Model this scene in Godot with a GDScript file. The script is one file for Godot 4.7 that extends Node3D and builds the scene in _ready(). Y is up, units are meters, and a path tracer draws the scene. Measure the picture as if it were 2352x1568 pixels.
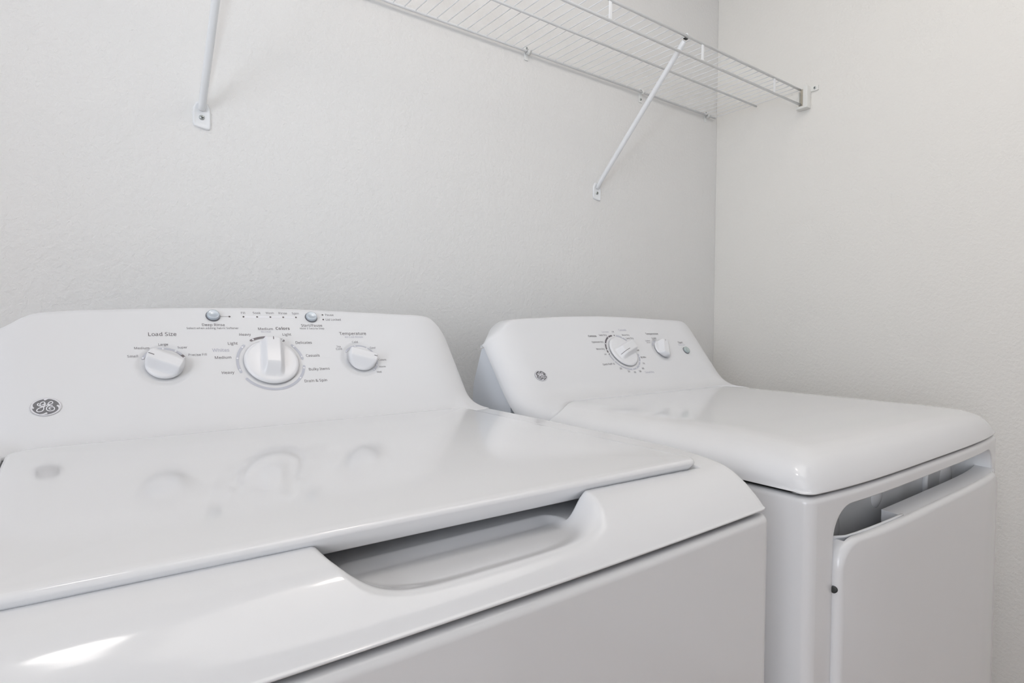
extends Node3D
# A laundry alcove: a washing machine and a dryer below a wire shelf.
# World: back wall z = 0, x to the right along it, y up, metres.

const IMG_W := 2352.0
const IMG_H := 1568.0
const FOCAL := 1362.48          # focal length in pixels of the full frame

var M := {}
var taken := {}

func _ready():
	# ---- camera
	var cam := Camera3D.new()
	cam.name = "camera"
	cam.fov = rad_to_deg(2.0 * atan(IMG_H * 0.5 / FOCAL))
	cam.near = 0.02
	var yaw := 0.92606
	var pitch := 0.03059
	var roll := 0.0054586
	var fwd := Vector3(cos(yaw) * cos(pitch), -sin(pitch), -sin(yaw) * cos(pitch))
	var rt := Vector3(sin(yaw), 0, cos(yaw))
	var up := rt.cross(fwd)
	var rt2 := rt * cos(roll) + up * sin(roll)
	var up2 := rt2.cross(fwd)
	cam.transform = Transform3D(Basis(rt2, up2, -fwd), Vector3(0, 1.07, 1.2))
	add_child(cam)
	cam.current = true
	# ---- exposure, sky
	var we := WorldEnvironment.new()
	we.name = "environment"
	var env := Environment.new()
	env.background_mode = Environment.BG_COLOR
	env.background_color = Color(0.5, 0.5, 0.5)
	env.ambient_light_source = Environment.AMBIENT_SOURCE_DISABLED
	env.tonemap_mode = Environment.TONE_MAPPER_LINEAR
	env.tonemap_exposure = 0.198
	env.sdfgi_enabled = true
	env.ssao_enabled = true
	env.ssil_enabled = true
	we.environment = env
	add_child(we)
	make_materials()
	# ---- lamps
	unseen_ceiling_lamp(Vector3(-0.02, 2.44, 0.80), 0.10, Color(1.0, 0.985, 0.965), 0.12, 32.0,
		"unseen round white ceiling lamp above the washing machine")
	unseen_ceiling_lamp(Vector3(0.62, 2.44, 0.68), 0.068, Color(1.0, 0.945, 0.90), 0.25, 13.0,
		"unseen small warm ceiling lamp above the gap between the two machines")
	photo_flash()
	unseen_left_window()
	fill_panel()
	# ---- room, machines, shelf
	room()
	washer()
	dryer()
	shelf()
const W_TEXT = [["Fill", -0.0209, 0.2053, 0.0058, 1], ["Soak", -0.0008, 0.2056, 0.0115, 1], ["Wash", 0.0193, 0.2058, 0.0124, 1], ["Rinse", 0.0394, 0.2057, 0.0131, 1], ["Spin", 0.0595, 0.2057, 0.0107, 1], ["Pause", 0.1158, 0.2035, 0.0142, 1], ["Lid Locked", 0.1207, 0.1934, 0.0258, 1], ["Deep Rinse", -0.0659, 0.1816, 0.0309, 0], ["Select when adding Fabric Softener", -0.0670, 0.1753, 0.0705, 1], ["Load Size", -0.1338, 0.1645, 0.0346, 0], ["Medium", -0.1601, 0.1409, 0.0176, 1], ["Large", -0.1342, 0.1466, 0.0119, 1], ["Super", -0.1107, 0.1409, 0.0123, 1], ["Small", -0.1715, 0.1275, 0.0121, 1], ["Precise Fill", -0.0928, 0.1275, 0.0233, 1], ["Medium", 0.0076, 0.1738, 0.0220, 0], ["Colors", 0.0337, 0.1747, 0.0216, 3], ["Heavy", -0.0242, 0.1630, 0.0163, 0], ["Light", 0.0378, 0.1625, 0.0134, 0], ["Delicates", 0.0614, 0.1461, 0.0256, 0], ["Casuals", 0.0706, 0.1205, 0.0216, 0], ["Bulky Items", 0.0753, 0.0944, 0.0326, 0], ["Drain & Spin", 0.0655, 0.0731, 0.0347, 0], ["Light", -0.0439, 0.1465, 0.0135, 0], ["Whites", -0.0613, 0.1346, 0.0228, 2], ["Medium", -0.0600, 0.1214, 0.0219, 0], ["Heavy", -0.0571, 0.0947, 0.0165, 0], ["Start/Pause", 0.0814, 0.1808, 0.0343, 0], ["Hold 3 Secs to Stop", 0.0809, 0.1746, 0.0396, 1], ["Temperature", 0.1481, 0.1636, 0.0467, 0], ["All Cold Rinses", 0.1479, 0.1563, 0.0325, 2], ["Cold", 0.1471, 0.1458, 0.0101, 1], ["Tap", 0.1167, 0.1370, 0.0070, 1], ["Cold", 0.1163, 0.1321, 0.0100, 1], ["Cool", 0.1754, 0.1330, 0.0097, 1], ["Colors", 0.1860, 0.1076, 0.0136, 1], ["Warm", 0.1823, 0.0937, 0.0117, 1], ["Hot", 0.1736, 0.0835, 0.0082, 1], ["Normal", 0.0074, 0.1683, 0.0143, 2]]
const D_TEXT = [["Cottons", -0.0646, 0.1523, 0.0255, 3], ["Less Dry", -0.0293, 0.1547, 0.0239, 0], ["Cool Down", -0.0161, 0.1638, 0.0227, 2], ["Off", 0.0096, 0.1637, 0.0073, 1], ["Casuals", 0.0455, 0.1691, 0.0262, 2], ["More Dry", 0.0469, 0.1542, 0.0251, 1], ["Less Dry", 0.0554, 0.1445, 0.0244, 1], ["Optimum Dry", -0.0576, 0.1355, 0.0367, 0], ["More Dry", -0.0606, 0.1161, 0.0253, 0], ["Off", -0.0543, 0.1008, 0.0069, 1], ["Quick Fluff 10", -0.0600, 0.0748, 0.0371, 0], ["20", -0.0303, 0.0615, 0.0066, 0], ["30", -0.0099, 0.0526, 0.0066, 0], ["40", 0.0085, 0.0496, 0.0066, 0], ["50", 0.0270, 0.0511, 0.0066, 0], ["60", 0.0418, 0.0583, 0.0066, 0], ["70", 0.0536, 0.0715, 0.0066, 0], ["80 Min", 0.0643, 0.0888, 0.0180, 0], ["Off", 0.0598, 0.1087, 0.0076, 1], ["Timed Dry", 0.0565, 0.0470, 0.0309, 2], ["Temperature", 0.1441, 0.1571, 0.0466, 0], ["Casuals", 0.1417, 0.1438, 0.0180, 1], ["Medium", 0.1409, 0.1387, 0.0139, 1], ["Cottons", 0.1135, 0.1361, 0.0176, 1], ["Normal", 0.1128, 0.1306, 0.0125, 1], ["Start", 0.2339, 0.1285, 0.0180, 0], ["Push to Start", 0.2334, 0.1213, 0.0265, 2]]
const EMBLEM = [[-0.44, 0.41, -0.51, 0.31, -0.49, 0.19, -0.33, 0.08, -0.18, 0.04, -0.05, 0.08, 0.07, 0.14, 0.20, 0.23, 0.33, 0.26, 0.42, 0.36, 0.41, 0.49, 0.32, 0.54, 0.20, 0.45, 0.13, 0.28, 0.17, 0.16, 0.27, 0.11, 0.43, 0.09],
	[-0.33, 0.12, -0.36, 0.31, -0.27, 0.50, -0.15, 0.54, -0.07, 0.48, -0.08, 0.35, -0.17, 0.23, -0.27, 0.19],
	[0.01, 0.32, -0.08, 0.20, -0.13, -0.03, -0.13, -0.25, -0.20, -0.43, -0.33, -0.51, -0.46, -0.51, -0.55, -0.43, -0.53, -0.26, -0.41, -0.13, -0.25, -0.04, -0.06, 0.02],
	[0.26, 0.11, 0.11, 0.00, 0.04, -0.18, 0.07, -0.38, 0.21, -0.50, 0.38, -0.50, 0.52, -0.39, 0.53, -0.19, 0.43, -0.07, 0.29, -0.09, 0.21, -0.18, 0.24, -0.30, 0.33, -0.30],
	[-0.12, 0.74, -0.03, 0.79, 0.15, 0.87, 0.33, 0.86],
	[0.69, 0.07, 0.80, -0.05, 0.83, -0.25, 0.78, -0.42],
	[0.11, -0.72, 0.00, -0.75, -0.17, -0.82, -0.36, -0.80],
	[-0.70, -0.07, -0.81, -0.06, -0.85, 0.13, -0.83, 0.37, -0.75, 0.57]]

# ------------------------------------------------------------------ helpers
func numbered(called: String) -> String:
	if not taken.has(called):
		taken[called] = 0
		return called
	taken[called] += 1
	return "%s_%03d" % [called, taken[called]]

func thing(called, label, category, at: Vector3, group = "") -> Node3D:
	var o := Node3D.new()
	o.name = numbered(called)
	add_child(o)
	o.position = at
	tag(o, label, category, group)
	return o

func tag(o, label, category, group = ""):
	o.set_meta("label", label)
	o.set_meta("category", category)
	if group != "":
		o.set_meta("group", group)

# one mesh, given in world coordinates, as a named child of parent
func obj(called: String, mesh: Mesh, mat: Material, parent: Node3D) -> MeshInstance3D:
	var o := MeshInstance3D.new()
	o.name = called
	o.mesh = mesh
	o.material_override = mat
	parent.add_child(o, true)
	if parent != self:
		o.position = -world_pos(parent)
	return o

func world_pos(n: Node3D) -> Vector3:
	var p := Vector3.ZERO
	var k: Node = n
	while k != self and k != null:
		p += k.position
		k = k.get_parent()
	return p

func st_new() -> SurfaceTool:
	var st := SurfaceTool.new()
	st.begin(Mesh.PRIMITIVE_TRIANGLES)
	return st

func done(st: SurfaceTool) -> ArrayMesh:
	st.generate_normals()
	return st.commit()

func tri(st: SurfaceTool, a: Vector3, b: Vector3, c: Vector3):
	st.add_vertex(a)
	st.add_vertex(c)
	st.add_vertex(b)

func quad(st: SurfaceTool, a: Vector3, b: Vector3, c: Vector3, d: Vector3):
	tri(st, a, b, c)
	tri(st, a, c, d)

# rows of points -> surface; front towards du x dv
func skin(st: SurfaceTool, rows: Array, closed := false, flip := false):
	for j in rows.size() - 1:
		var a: PackedVector3Array = rows[j]
		var b: PackedVector3Array = rows[j + 1]
		var n := a.size()
		for i in (n if closed else n - 1):
			var k := (i + 1) % n
			var p := a[i]
			var q := a[k]
			var r := b[k]
			var s := b[i]
			if flip:
				if p.distance_squared_to(q) > 1e-14: tri(st, p, r, q)
				if r.distance_squared_to(s) > 1e-14: tri(st, p, s, r)
			else:
				if p.distance_squared_to(q) > 1e-14: tri(st, p, q, r)
				if r.distance_squared_to(s) > 1e-14: tri(st, p, r, s)

func ring(c: Vector3, u: Vector3, v: Vector3, ru: float, rv: float, n: int) -> PackedVector3Array:
	var r := PackedVector3Array()
	for i in n:
		var a := TAU * i / n
		r.append(c + u * (ru * cos(a)) + v * (rv * sin(a)))
	return r

# turned solid: profile of (radius, height) pairs around axis w
func lathe(st: SurfaceTool, c: Vector3, u: Vector3, v: Vector3, w: Vector3, prof: Array, n := 40):
	var rows := []
	for p in prof:
		rows.append(ring(c + w * p[1], u, v, max(p[0], 1e-5), max(p[0], 1e-5), n))
	skin(st, rows, true)

# round bar along a polyline
func tube(st: SurfaceTool, pts: Array, r: float, n := 10, caps := true):
	var rows := []
	var side := Vector3.ZERO
	for i in pts.size():
		var d: Vector3
		if i == 0: d = pts[1] - pts[0]
		elif i == pts.size() - 1: d = pts[i] - pts[i - 1]
		else: d = (pts[i + 1] - pts[i]).normalized() + (pts[i] - pts[i - 1]).normalized()
		d = d.normalized()
		if side == Vector3.ZERO:
			side = d.cross(Vector3.UP if abs(d.y) < 0.9 else Vector3.RIGHT).normalized()
		else:
			side = (side - d * side.dot(d)).normalized()
		var o := d.cross(side).normalized()
		if i == 0 and caps: rows.append(ring(pts[i], side, o, 1e-5, 1e-5, n))
		rows.append(ring(pts[i], side, o, r, r, n))
		if i == pts.size() - 1 and caps: rows.append(ring(pts[i], side, o, 1e-5, 1e-5, n))
	skin(st, rows, true)

# box with rounded edges: half sizes h, axes given by basis b
func rbox(st: SurfaceTool, c: Vector3, b: Basis, h: Vector3, r: float, seg := 3):
	r = min(r, min(h.x, min(h.y, h.z)) * 0.99)
	var rows := []
	var lev := []
	for k in seg + 1:
		var a := -PI / 2 + PI / 2 * k / seg
		lev.append([-h.y + r + r * sin(a), r * cos(a)])
	for k in seg + 1:
		var a := PI / 2 * k / seg
		lev.append([h.y - r + r * sin(a), r * cos(a)])
	for l in lev:
		var row := PackedVector3Array()
		for q in 4:
			var sx := 1.0 if q == 0 or q == 3 else -1.0
			var sz := 1.0 if q < 2 else -1.0
			for k in seg + 1:
				var a := PI / 2 * q + PI / 2 * k / seg
				row.append(c + b * Vector3(sx * (h.x - r) + l[1] * cos(a), l[0], sz * (h.z - r) + l[1] * sin(a)))
		rows.append(row)
	# ends
	var c0 := PackedVector3Array()
	var c1 := PackedVector3Array()
	for i in rows[0].size():
		c0.append(c + b * Vector3(0, -h.y, 0))
		c1.append(c + b * Vector3(0, h.y, 0))
	rows.push_front(c0)
	rows.push_back(c1)
	skin(st, rows, true, true)

func box_mesh(lo: Vector3, hi: Vector3, r := 0.001) -> ArrayMesh:
	var st := st_new()
	rbox(st, (lo + hi) * 0.5, Basis.IDENTITY, (hi - lo) * 0.5, r)
	return done(st)

func mat(c: Color, rough := 0.5, metal := 0.0, coat := 0.0) -> StandardMaterial3D:
	var m := StandardMaterial3D.new()
	m.albedo_color = c
	m.roughness = rough
	m.metallic = metal
	if coat > 0.0:
		m.clearcoat_enabled = true
		m.clearcoat = coat
		m.clearcoat_roughness = 0.06
	return m

func plaster(c: Color, seed_: int, size: float, strength: float) -> StandardMaterial3D:
	var m := mat(c, 0.85)
	var n := FastNoiseLite.new()
	n.seed = seed_
	n.noise_type = FastNoiseLite.TYPE_SIMPLEX_SMOOTH
	n.frequency = 0.028
	n.fractal_type = FastNoiseLite.FRACTAL_FBM
	n.fractal_octaves = 4
	n.fractal_lacunarity = 2.1
	n.fractal_gain = 0.55
	n.domain_warp_enabled = true
	n.domain_warp_amplitude = 22.0
	n.domain_warp_frequency = 0.02
	var t := NoiseTexture2D.new()
	t.width = 1024
	t.height = 1024
	t.seamless = true
	t.noise = n
	t.as_normal_map = true
	t.bump_strength = strength
	m.normal_enabled = true
	m.normal_texture = t
	m.normal_scale = 1.0
	m.uv1_triplanar = true
	m.uv1_world_triplanar = true
	m.uv1_scale = Vector3.ONE / size
	return m

func make_materials():
	M.wall = plaster(Color(0.93, 0.928, 0.924), 3, 0.36, 2.6)
	M.wall_side = plaster(Color(0.952, 0.944, 0.926), 8, 0.36, 2.6)
	M.ceiling = mat(Color(0.93, 0.93, 0.925), 0.9)
	M.floor = mat(Color(0.64, 0.55, 0.49), 0.45)  # out of view; warm tone chosen for its reflection in the dryer door
	M.seam = mat(Color(0.30, 0.27, 0.25), 0.5)
	M.door = mat(Color(0.80, 0.76, 0.73), 0.5)
	M.enamel = mat(Color(0.905, 0.907, 0.915), 0.09, 0.0, 0.3)
	M.cabinet = mat(Color(0.89, 0.89, 0.895), 0.22, 0.0, 0.3)
	M.recess = mat(Color(0.945, 0.947, 0.95), 0.25)  # lighter than the cabinet, to lift the shade inside the recess
	M.lid = mat(Color(0.92, 0.922, 0.93), 0.10, 0.0, 0.5)
	M.plastic = mat(Color(0.885, 0.888, 0.898), 0.42)
	M.knob = mat(Color(0.90, 0.903, 0.915), 0.36, 0.0, 0.15)
	M.cover = mat(Color(0.90, 0.915, 0.94), 0.4)
	M.gap = mat(Color(0.10, 0.095, 0.09), 0.8)  # near black: shade painted into the seams, also the lid hinges
	M.button = mat(Color(0.72, 0.755, 0.79), 0.22, 0.15, 0.3)
	M.button_dryer = mat(Color(0.66, 0.71, 0.71), 0.25, 0.15, 0.3)
	M.ink = mat(Color(0.33, 0.31, 0.33), 0.5)
	M.ink_light = mat(Color(0.42, 0.41, 0.43), 0.5)
	M.ink_pale = mat(Color(0.72, 0.72, 0.77), 0.5)
	M.ink_bold = mat(Color(0.26, 0.24, 0.26), 0.5)
	M.arc = mat(Color(0.74, 0.75, 0.79), 0.5)
	M.arc_dark = mat(Color(0.36, 0.34, 0.36), 0.5)
	M.dot = mat(Color(0.93, 0.93, 0.95), 0.5)
	M.led = mat(Color(0.16, 0.13, 0.15), 0.4)
	M.badge = mat(Color(0.37, 0.37, 0.39), 0.45)
	M.silver = mat(Color(0.90, 0.90, 0.92), 0.35)
	M.badge_rim = mat(Color(0.68, 0.68, 0.70), 0.3, 0.3)
	M.wire = mat(Color(0.945, 0.953, 0.962), 0.32, 0.0, 0.2)
	M.bracket = mat(Color(0.94, 0.94, 0.925), 0.4)
	M.bracket_shaded = mat(Color(0.74, 0.71, 0.65), 0.6)  # darker copy of the bracket colour for the shaded inside of the cup
	M.clip = mat(Color(0.94, 0.945, 0.94), 0.35, 0.0, 0.2)
	M.screw = mat(Color(0.72, 0.74, 0.74), 0.32, 0.85)
	M.slot = mat(Color(0.16, 0.17, 0.17), 0.6)

# ------------------------------------------------------------------ lamps
func unseen_ceiling_lamp(at: Vector3, r: float, c: Color, energy: float, glow: float, label: String):  # out of view, placed for the highlights on the washer front
	var o := thing("unseen_ceiling_lamp", label, "lamp", at, "round unseen ceiling lamps")
	var st := st_new()
	var X := Vector3.RIGHT
	var Z := Vector3.BACK
	lathe(st, at, X, Z, Vector3.DOWN, [[0, 0], [r * 1.15, 0], [r * 1.15, 0.012], [r * 1.02, 0.018], [r * 0.9, 0.018], [0, 0.018]], 48)
	obj("lamp_base", done(st), M.silver, o)
	var g := StandardMaterial3D.new()
	g.albedo_color = Color(1, 1, 1)
	g.emission_enabled = true
	g.emission = c
	g.emission_energy_multiplier = glow
	var sg := st_new()
	var pr := []
	for k in 9:
		var a := PI / 2 * k / 8.0
		pr.append([r * cos(a), 0.018 + r * 0.45 * sin(a)])
	lathe(sg, at, X, Z, Vector3.DOWN, pr, 48)
	obj("lamp_shade", done(sg), g, o)
	var l := OmniLight3D.new()
	l.name = "lamp_light"
	l.light_color = c
	l.light_energy = energy
	l.light_size = r
	l.omni_range = 8.0
	l.omni_attenuation = 2.0
	l.shadow_enabled = true
	o.add_child(l)
	l.position = Vector3(0, -(0.03 + r * 0.45 + r), 0)

# the photographer's flash, just above the camera and outside its view
func photo_flash():
	var at := Vector3(-0.06, 1.44, 1.12)
	var o := thing("flash_head", "small photographic flash head, out of view, on a slim stand beside the washing machine front", "flash", Vector3(at.x, 0, at.z + 0.06))
	var d := Vector3(0.96, 0.51, -1.12).normalized()
	var b := Basis.looking_at(d, Vector3.UP)
	var st := st_new()
	rbox(st, at - d * 0.05, b, Vector3(0.036, 0.024, 0.04), 0.006)
	obj("flash_body", done(st), M.slot, o)
	st = st_new()
	var foot := at - d * 0.05
	tube(st, [foot + Vector3(0, -0.02, 0), Vector3(foot.x, 0.06, foot.z)], 0.008)
	obj("stand_pole", done(st), M.slot, o)
	for k in 3:
		var a := TAU * k / 3.0 + 0.5
		st = st_new()
		tube(st, [Vector3(foot.x, 0.12, foot.z), Vector3(foot.x + 0.13 * cos(a), 0.012, foot.z + 0.13 * sin(a))], 0.006)
		obj("stand_leg", done(st), M.slot, o)
	var g := StandardMaterial3D.new()
	g.albedo_color = Color(1, 1, 1)
	g.emission_enabled = true
	g.emission = Color(0.93, 0.96, 1.0)
	g.emission_energy_multiplier = 6.0
	st = st_new()
	rbox(st, at - d * 0.006, b, Vector3(0.032, 0.02, 0.005), 0.002)
	obj("flash_window", done(st), g, o)
	var l := SpotLight3D.new()
	l.name = "flash_light"
	l.light_color = Color(0.90, 0.955, 1.0)
	l.light_energy = 0.9
	l.light_size = 0.035
	l.spot_range = 8.0
	l.spot_attenuation = 2.0
	l.spot_angle = 62.0
	l.spot_angle_attenuation = 1.0
	l.shadow_enabled = true
	o.add_child(l)
	l.transform = Transform3D(b, at + d * 0.06 - o.position)
	# unseen second head, turned up so the ceiling brightens the right side
	var top := Vector3(at.x + 0.02, at.y + 0.06, at.z + 0.06)
	var aim := (Vector3(0.62, 2.44, 1.12) - top).normalized()
	var b2 := Basis.looking_at(aim, Vector3.BACK)
	st = st_new()
	rbox(st, top, b2, Vector3(0.036, 0.024, 0.04), 0.006)
	obj("unseen_bounce_head", done(st), M.slot, o)
	st = st_new()
	rbox(st, top + aim * 0.044, b2, Vector3(0.032, 0.02, 0.005), 0.002)
	obj("unseen_bounce_window", done(st), g, o)
	var s := SpotLight3D.new()
	s.name = "unseen_bounce_light"
	s.light_color = Color(1.0, 0.985, 0.968)
	s.light_energy = 112.0
	s.light_size = 0.04
	s.spot_range = 8.0
	s.spot_attenuation = 2.0
	s.spot_angle = 30.0
	s.shadow_enabled = true
	o.add_child(s)
	s.transform = Transform3D(b2, top + aim * 0.07 - o.position)

# unseen window in the left wall, placed to light the left-facing sides
func unseen_left_window():
	var c := Vector3(-2.40, 1.40, 1.85)
	var w := 2.2
	var h := 1.5
	var st := st_new()
	for s in [-1, 1]:
		rbox(st, c + Vector3(0.02, 0, s * (w / 2 + 0.04)), Basis.IDENTITY, Vector3(0.03, h / 2 + 0.08, 0.04), 0.004)
		rbox(st, c + Vector3(0.02, s * (h / 2 + 0.04), 0), Basis.IDENTITY, Vector3(0.03, 0.04, w / 2), 0.004)
	rbox(st, c + Vector3(0.02, 0, 0), Basis.IDENTITY, Vector3(0.02, h / 2, 0.02), 0.004)
	var fr := struct("unseen_window_1", done(st), M.ceiling)
	var g := StandardMaterial3D.new()
	g.albedo_color = Color(0.9, 0.9, 0.9)
	g.emission_enabled = true
	g.emission = Color(0.93, 0.965, 1.0)
	g.emission_energy_multiplier = 1.5
	for s in [-1, 1]:
		obj("unseen_pane", box_mesh(c + Vector3(0.002, -h / 2, s * w / 4 - w / 4), c + Vector3(0.008, h / 2, s * w / 4 + w / 4), 0.001), g, fr)
	area_light("unseen_window_light", c + Vector3(0.05, 0, 0), c + Vector3(3, -0.1, -0.5), Vector2(w, h), Color(0.94, 0.964, 1.0), 29.0)

func area_light(called: String, at: Vector3, to: Vector3, size: Vector2, c: Color, energy: float):
	var l := AreaLight3D.new()
	l.name = called
	l.area_size = size
	l.light_color = c
	l.light_energy = energy
	l.area_range = 10.0
	l.shadow_enabled = true
	add_child(l)
	l.look_at_from_position(at, to, Vector3.RIGHT if abs((to - at).normalized().y) > 0.9 else Vector3.UP)

# added fill panel on the ceiling, out of view, to brighten the machines
func fill_panel():
	var at := Vector3(-1.15, 2.44, 1.45)
	var o := thing("fill_panel", "added fill panel on the ceiling, out of view, brightening the machines", "lamp", at)
	obj("fill_panel_frame", box_mesh(at + Vector3(-0.62, -0.03, -0.47), at + Vector3(0.62, 0, 0.47), 0.004), M.silver, o)
	var g := StandardMaterial3D.new()
	g.albedo_color = Color(0.95, 0.95, 0.95)
	g.emission_enabled = true
	g.emission = Color(1.0, 0.975, 0.95)
	g.emission_energy_multiplier = 3.0
	obj("fill_diffuser", box_mesh(at + Vector3(-0.60, -0.036, -0.45), at + Vector3(0.60, -0.029, 0.45), 0.002), g, o)
	area_light("fill_panel_light", at + Vector3(0, -0.05, 0), at + Vector3(0, -2, 0), Vector2(1.2, 0.9), Color(1.0, 0.98, 0.962), 0.8)

# ------------------------------------------------------------------ room
func struct(called, mesh, m) -> MeshInstance3D:
	var o := obj(called, mesh, m, self)
	o.set_meta("kind", "structure")
	return o

func room():
	var xl := -2.40  # left wall out of view, set back to even the window light
	var xr := 1.7585
	var zf := 3.4
	var t := 0.1
	var h := 2.44
	struct("wall_back", box_mesh(Vector3(xl - t, 0, -t), Vector3(xr + t, h, 0)), M.wall)
	struct("wall_right", box_mesh(Vector3(xr, 0, 0), Vector3(xr + t, h, zf)), M.wall_side)
	struct("wall_left", box_mesh(Vector3(xl - t, 0, 0), Vector3(xl, h, zf)), M.wall)
	struct("wall_front", box_mesh(Vector3(xl - t, 0, zf), Vector3(xr + t, h, zf + t)), M.wall)
	struct("floor", box_mesh(Vector3(xl - t, -t, -t), Vector3(xr + t, 0, zf + t)), M.floor)
	struct("ceiling", box_mesh(Vector3(xl - t, h, -t), Vector3(xr + t, h + t, zf + t)), M.ceiling)

# ------------------------------------------------------------------ machines
const FT := 0.6632251            # console face leans back 38 degrees
func f_up() -> Vector3: return Vector3(0, cos(FT), -sin(FT))
func f_n() -> Vector3: return Vector3(0, sin(FT), cos(FT))
# point on the console face: x, s up the face, n out of it
func fp(x: float, s: float, n := 0.0) -> Vector3:
	return Vector3(x, 0.922, 0.3292) + f_up() * s + f_n() * n

# piecewise linear lookup
func pick(t: Array, v: float) -> float:
	if v <= t[0][0]: return t[0][1]
	for i in t.size() - 1:
		if v <= t[i + 1][0]:
			return lerp(float(t[i][1]), float(t[i + 1][1]), (v - t[i][0]) / (t[i + 1][0] - t[i][0]))
	return t[t.size() - 1][1]

# smooth lookup (Catmull-Rom on the same tables)
func spl(t: Array, v: float) -> float:
	var n := t.size()
	if v <= t[0][0]: return t[0][1]
	if v >= t[n - 1][0]: return t[n - 1][1]
	for i in n - 1:
		if v <= t[i + 1][0]:
			var h: float = t[i + 1][0] - t[i][0]
			var u: float = (v - t[i][0]) / h
			var d: float = (t[i + 1][1] - t[i][1]) / h
			var m0: float = d if i == 0 else 0.5 * (d + (t[i][1] - t[i - 1][1]) / (t[i][0] - t[i - 1][0]))
			var m1: float = d if i == n - 2 else 0.5 * (d + (t[i + 2][1] - t[i + 1][1]) / (t[i + 2][0] - t[i + 1][0]))
			var u2 := u * u
			var u3 := u2 * u
			return (2 * u3 - 3 * u2 + 1) * t[i][1] + (u3 - 2 * u2 + u) * h * m0 + (-2 * u3 + 3 * u2) * t[i + 1][1] + (u3 - u2) * h * m1
	return 0.0

const END_TOP := [[0.0, 1.035], [0.008, 1.047], [0.02, 1.057], [0.04, 1.068], [0.062, 1.0825], [0.09, 1.0878], [0.15, 1.0915], [0.25, 1.096], [0.345, 1.0978]]
const END_TOP_R := [[0.0, 1.030], [0.006, 1.047], [0.012, 1.063], [0.020, 1.0755], [0.030, 1.0840], [0.045, 1.0880], [0.09, 1.0905], [0.15, 1.0925], [0.25, 1.096], [0.345, 1.0978]]
const HALF := 0.345

func smooth(a: float, b: float, v: float) -> float:
	var t := clampf((v - a) / (b - a), 0.0, 1.0)
	return t * t * (3 - 2 * t)

# Console shell: columns from the left end round the front to the right end,
# rows from the foot of the face up and over the top to the back.
func console(root: Node3D, cx: float, top_drop: float, foot: Callable, dishes: Array) -> MeshInstance3D:
	var cols := []                # [x, back offset]
	var wa := 0.075
	var wb := 0.040
	for k in 13:
		var a := PI / 2 * k / 12.0
		cols.append([-HALF + wa * (1 - sin(a)), wb * (1 - cos(a)), 0])
	cols.reverse()                # from a = 90 (front) ... reversed below
	var left := []
	for k in 13:
		var a := PI / 2 * k / 12.0            # 0 = side, 90 = front
		left.append([-HALF + wa * (1 - cos(a)), wb * (1 - sin(a))])
	cols = left.duplicate()
	var n := 150
	for k in range(1, n):
		cols.append([lerp(-HALF + wa, HALF - wa, float(k) / n), 0.0])
	for k in 13:
		var q = left[12 - k]
		cols.append([-q[0], q[1]])
	var rows := []
	var ns := 62
	# foot fillet rows (s below 0.032), face rows, top round, back
	for j in range(-1, 9):
		var row := PackedVector3Array()
		for c in cols:
			var f: Vector2 = foot.call(cx + c[0], HALF - abs(c[0]), c[1])     # z, y of the foot
			var e: Vector3 = fp(0, 0.032) - Vector3(0, 0, c[1])
			var cz: float = 0.3292 + (0.922 - f.y) * tan(FT) - c[1]
			var p := Vector2(f.x, f.y)
			if j < 0:
				p.y -= 0.003
			else:
				var t := j / 9.0
				p = p * (1 - t) * (1 - t) + Vector2(cz, f.y) * 2.0 * t * (1 - t) + Vector2(e.z, e.y) * t * t
			row.append(Vector3(cx + c[0], p.y, p.x))
		rows.append(row)
	for j in ns + 1:
		var row := PackedVector3Array()
		for c in cols:
			var e: float = HALF - abs(c[0])
			var yt: float = spl(END_TOP_R if c[0] > 0.0 else END_TOP, e) - top_drop
			var s1: float = (yt - 0.010 - 0.922) / cos(FT)
			var s: float = lerp(0.032, s1, float(j) / ns)
			var p := fp(c[0], s)
			var dd := 0.0
			for d in dishes:
				var q := Vector2(c[0] - d[0], s - d[1]).length()
				dd += d[3] * (1.0 - smooth(d[2] - 0.0035, d[2], q))
			p = fp(c[0], s, -dd)
			row.append(Vector3(cx + c[0], p.y, p.z - c[1]))
		rows.append(row)
	# rounded top edge, then the top running back to the wall side
	for j in range(1, 8):
		var a := deg_to_rad(52.0) * j / 7.0
		var row := PackedVector3Array()
		for c in cols:
			var e: float = HALF - abs(c[0])
			var yt: float = spl(END_TOP_R if c[0] > 0.0 else END_TOP, e) - top_drop
			var s1: float = (yt - 0.010 - 0.922) / cos(FT)
			var r := 0.012
			var p := fp(c[0], s1)
			var q := p - f_n() * r + (f_n() * cos(a) + f_up() * sin(a)) * r
			row.append(Vector3(cx + c[0], q.y, q.z - c[1]))
		rows.append(row)
	var top_row: PackedVector3Array = rows[rows.size() - 1]
	for zz in [0.175, 0.170]:
		var row := PackedVector3Array()
		for i in cols.size():
			var p := top_row[i]
			var k := smooth(0.0, 0.05, HALF - abs(cols[i][0]))
			row.append(Vector3(p.x, p.y - (0.0 if zz > 0.172 else 0.006), lerp(p.z - 0.003, min(zz, p.z - 0.002), k)))
		rows.append(row)
	var st := st_new()
	skin(st, rows, false)
	return obj("console", done(st), M.plastic, root)

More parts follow.
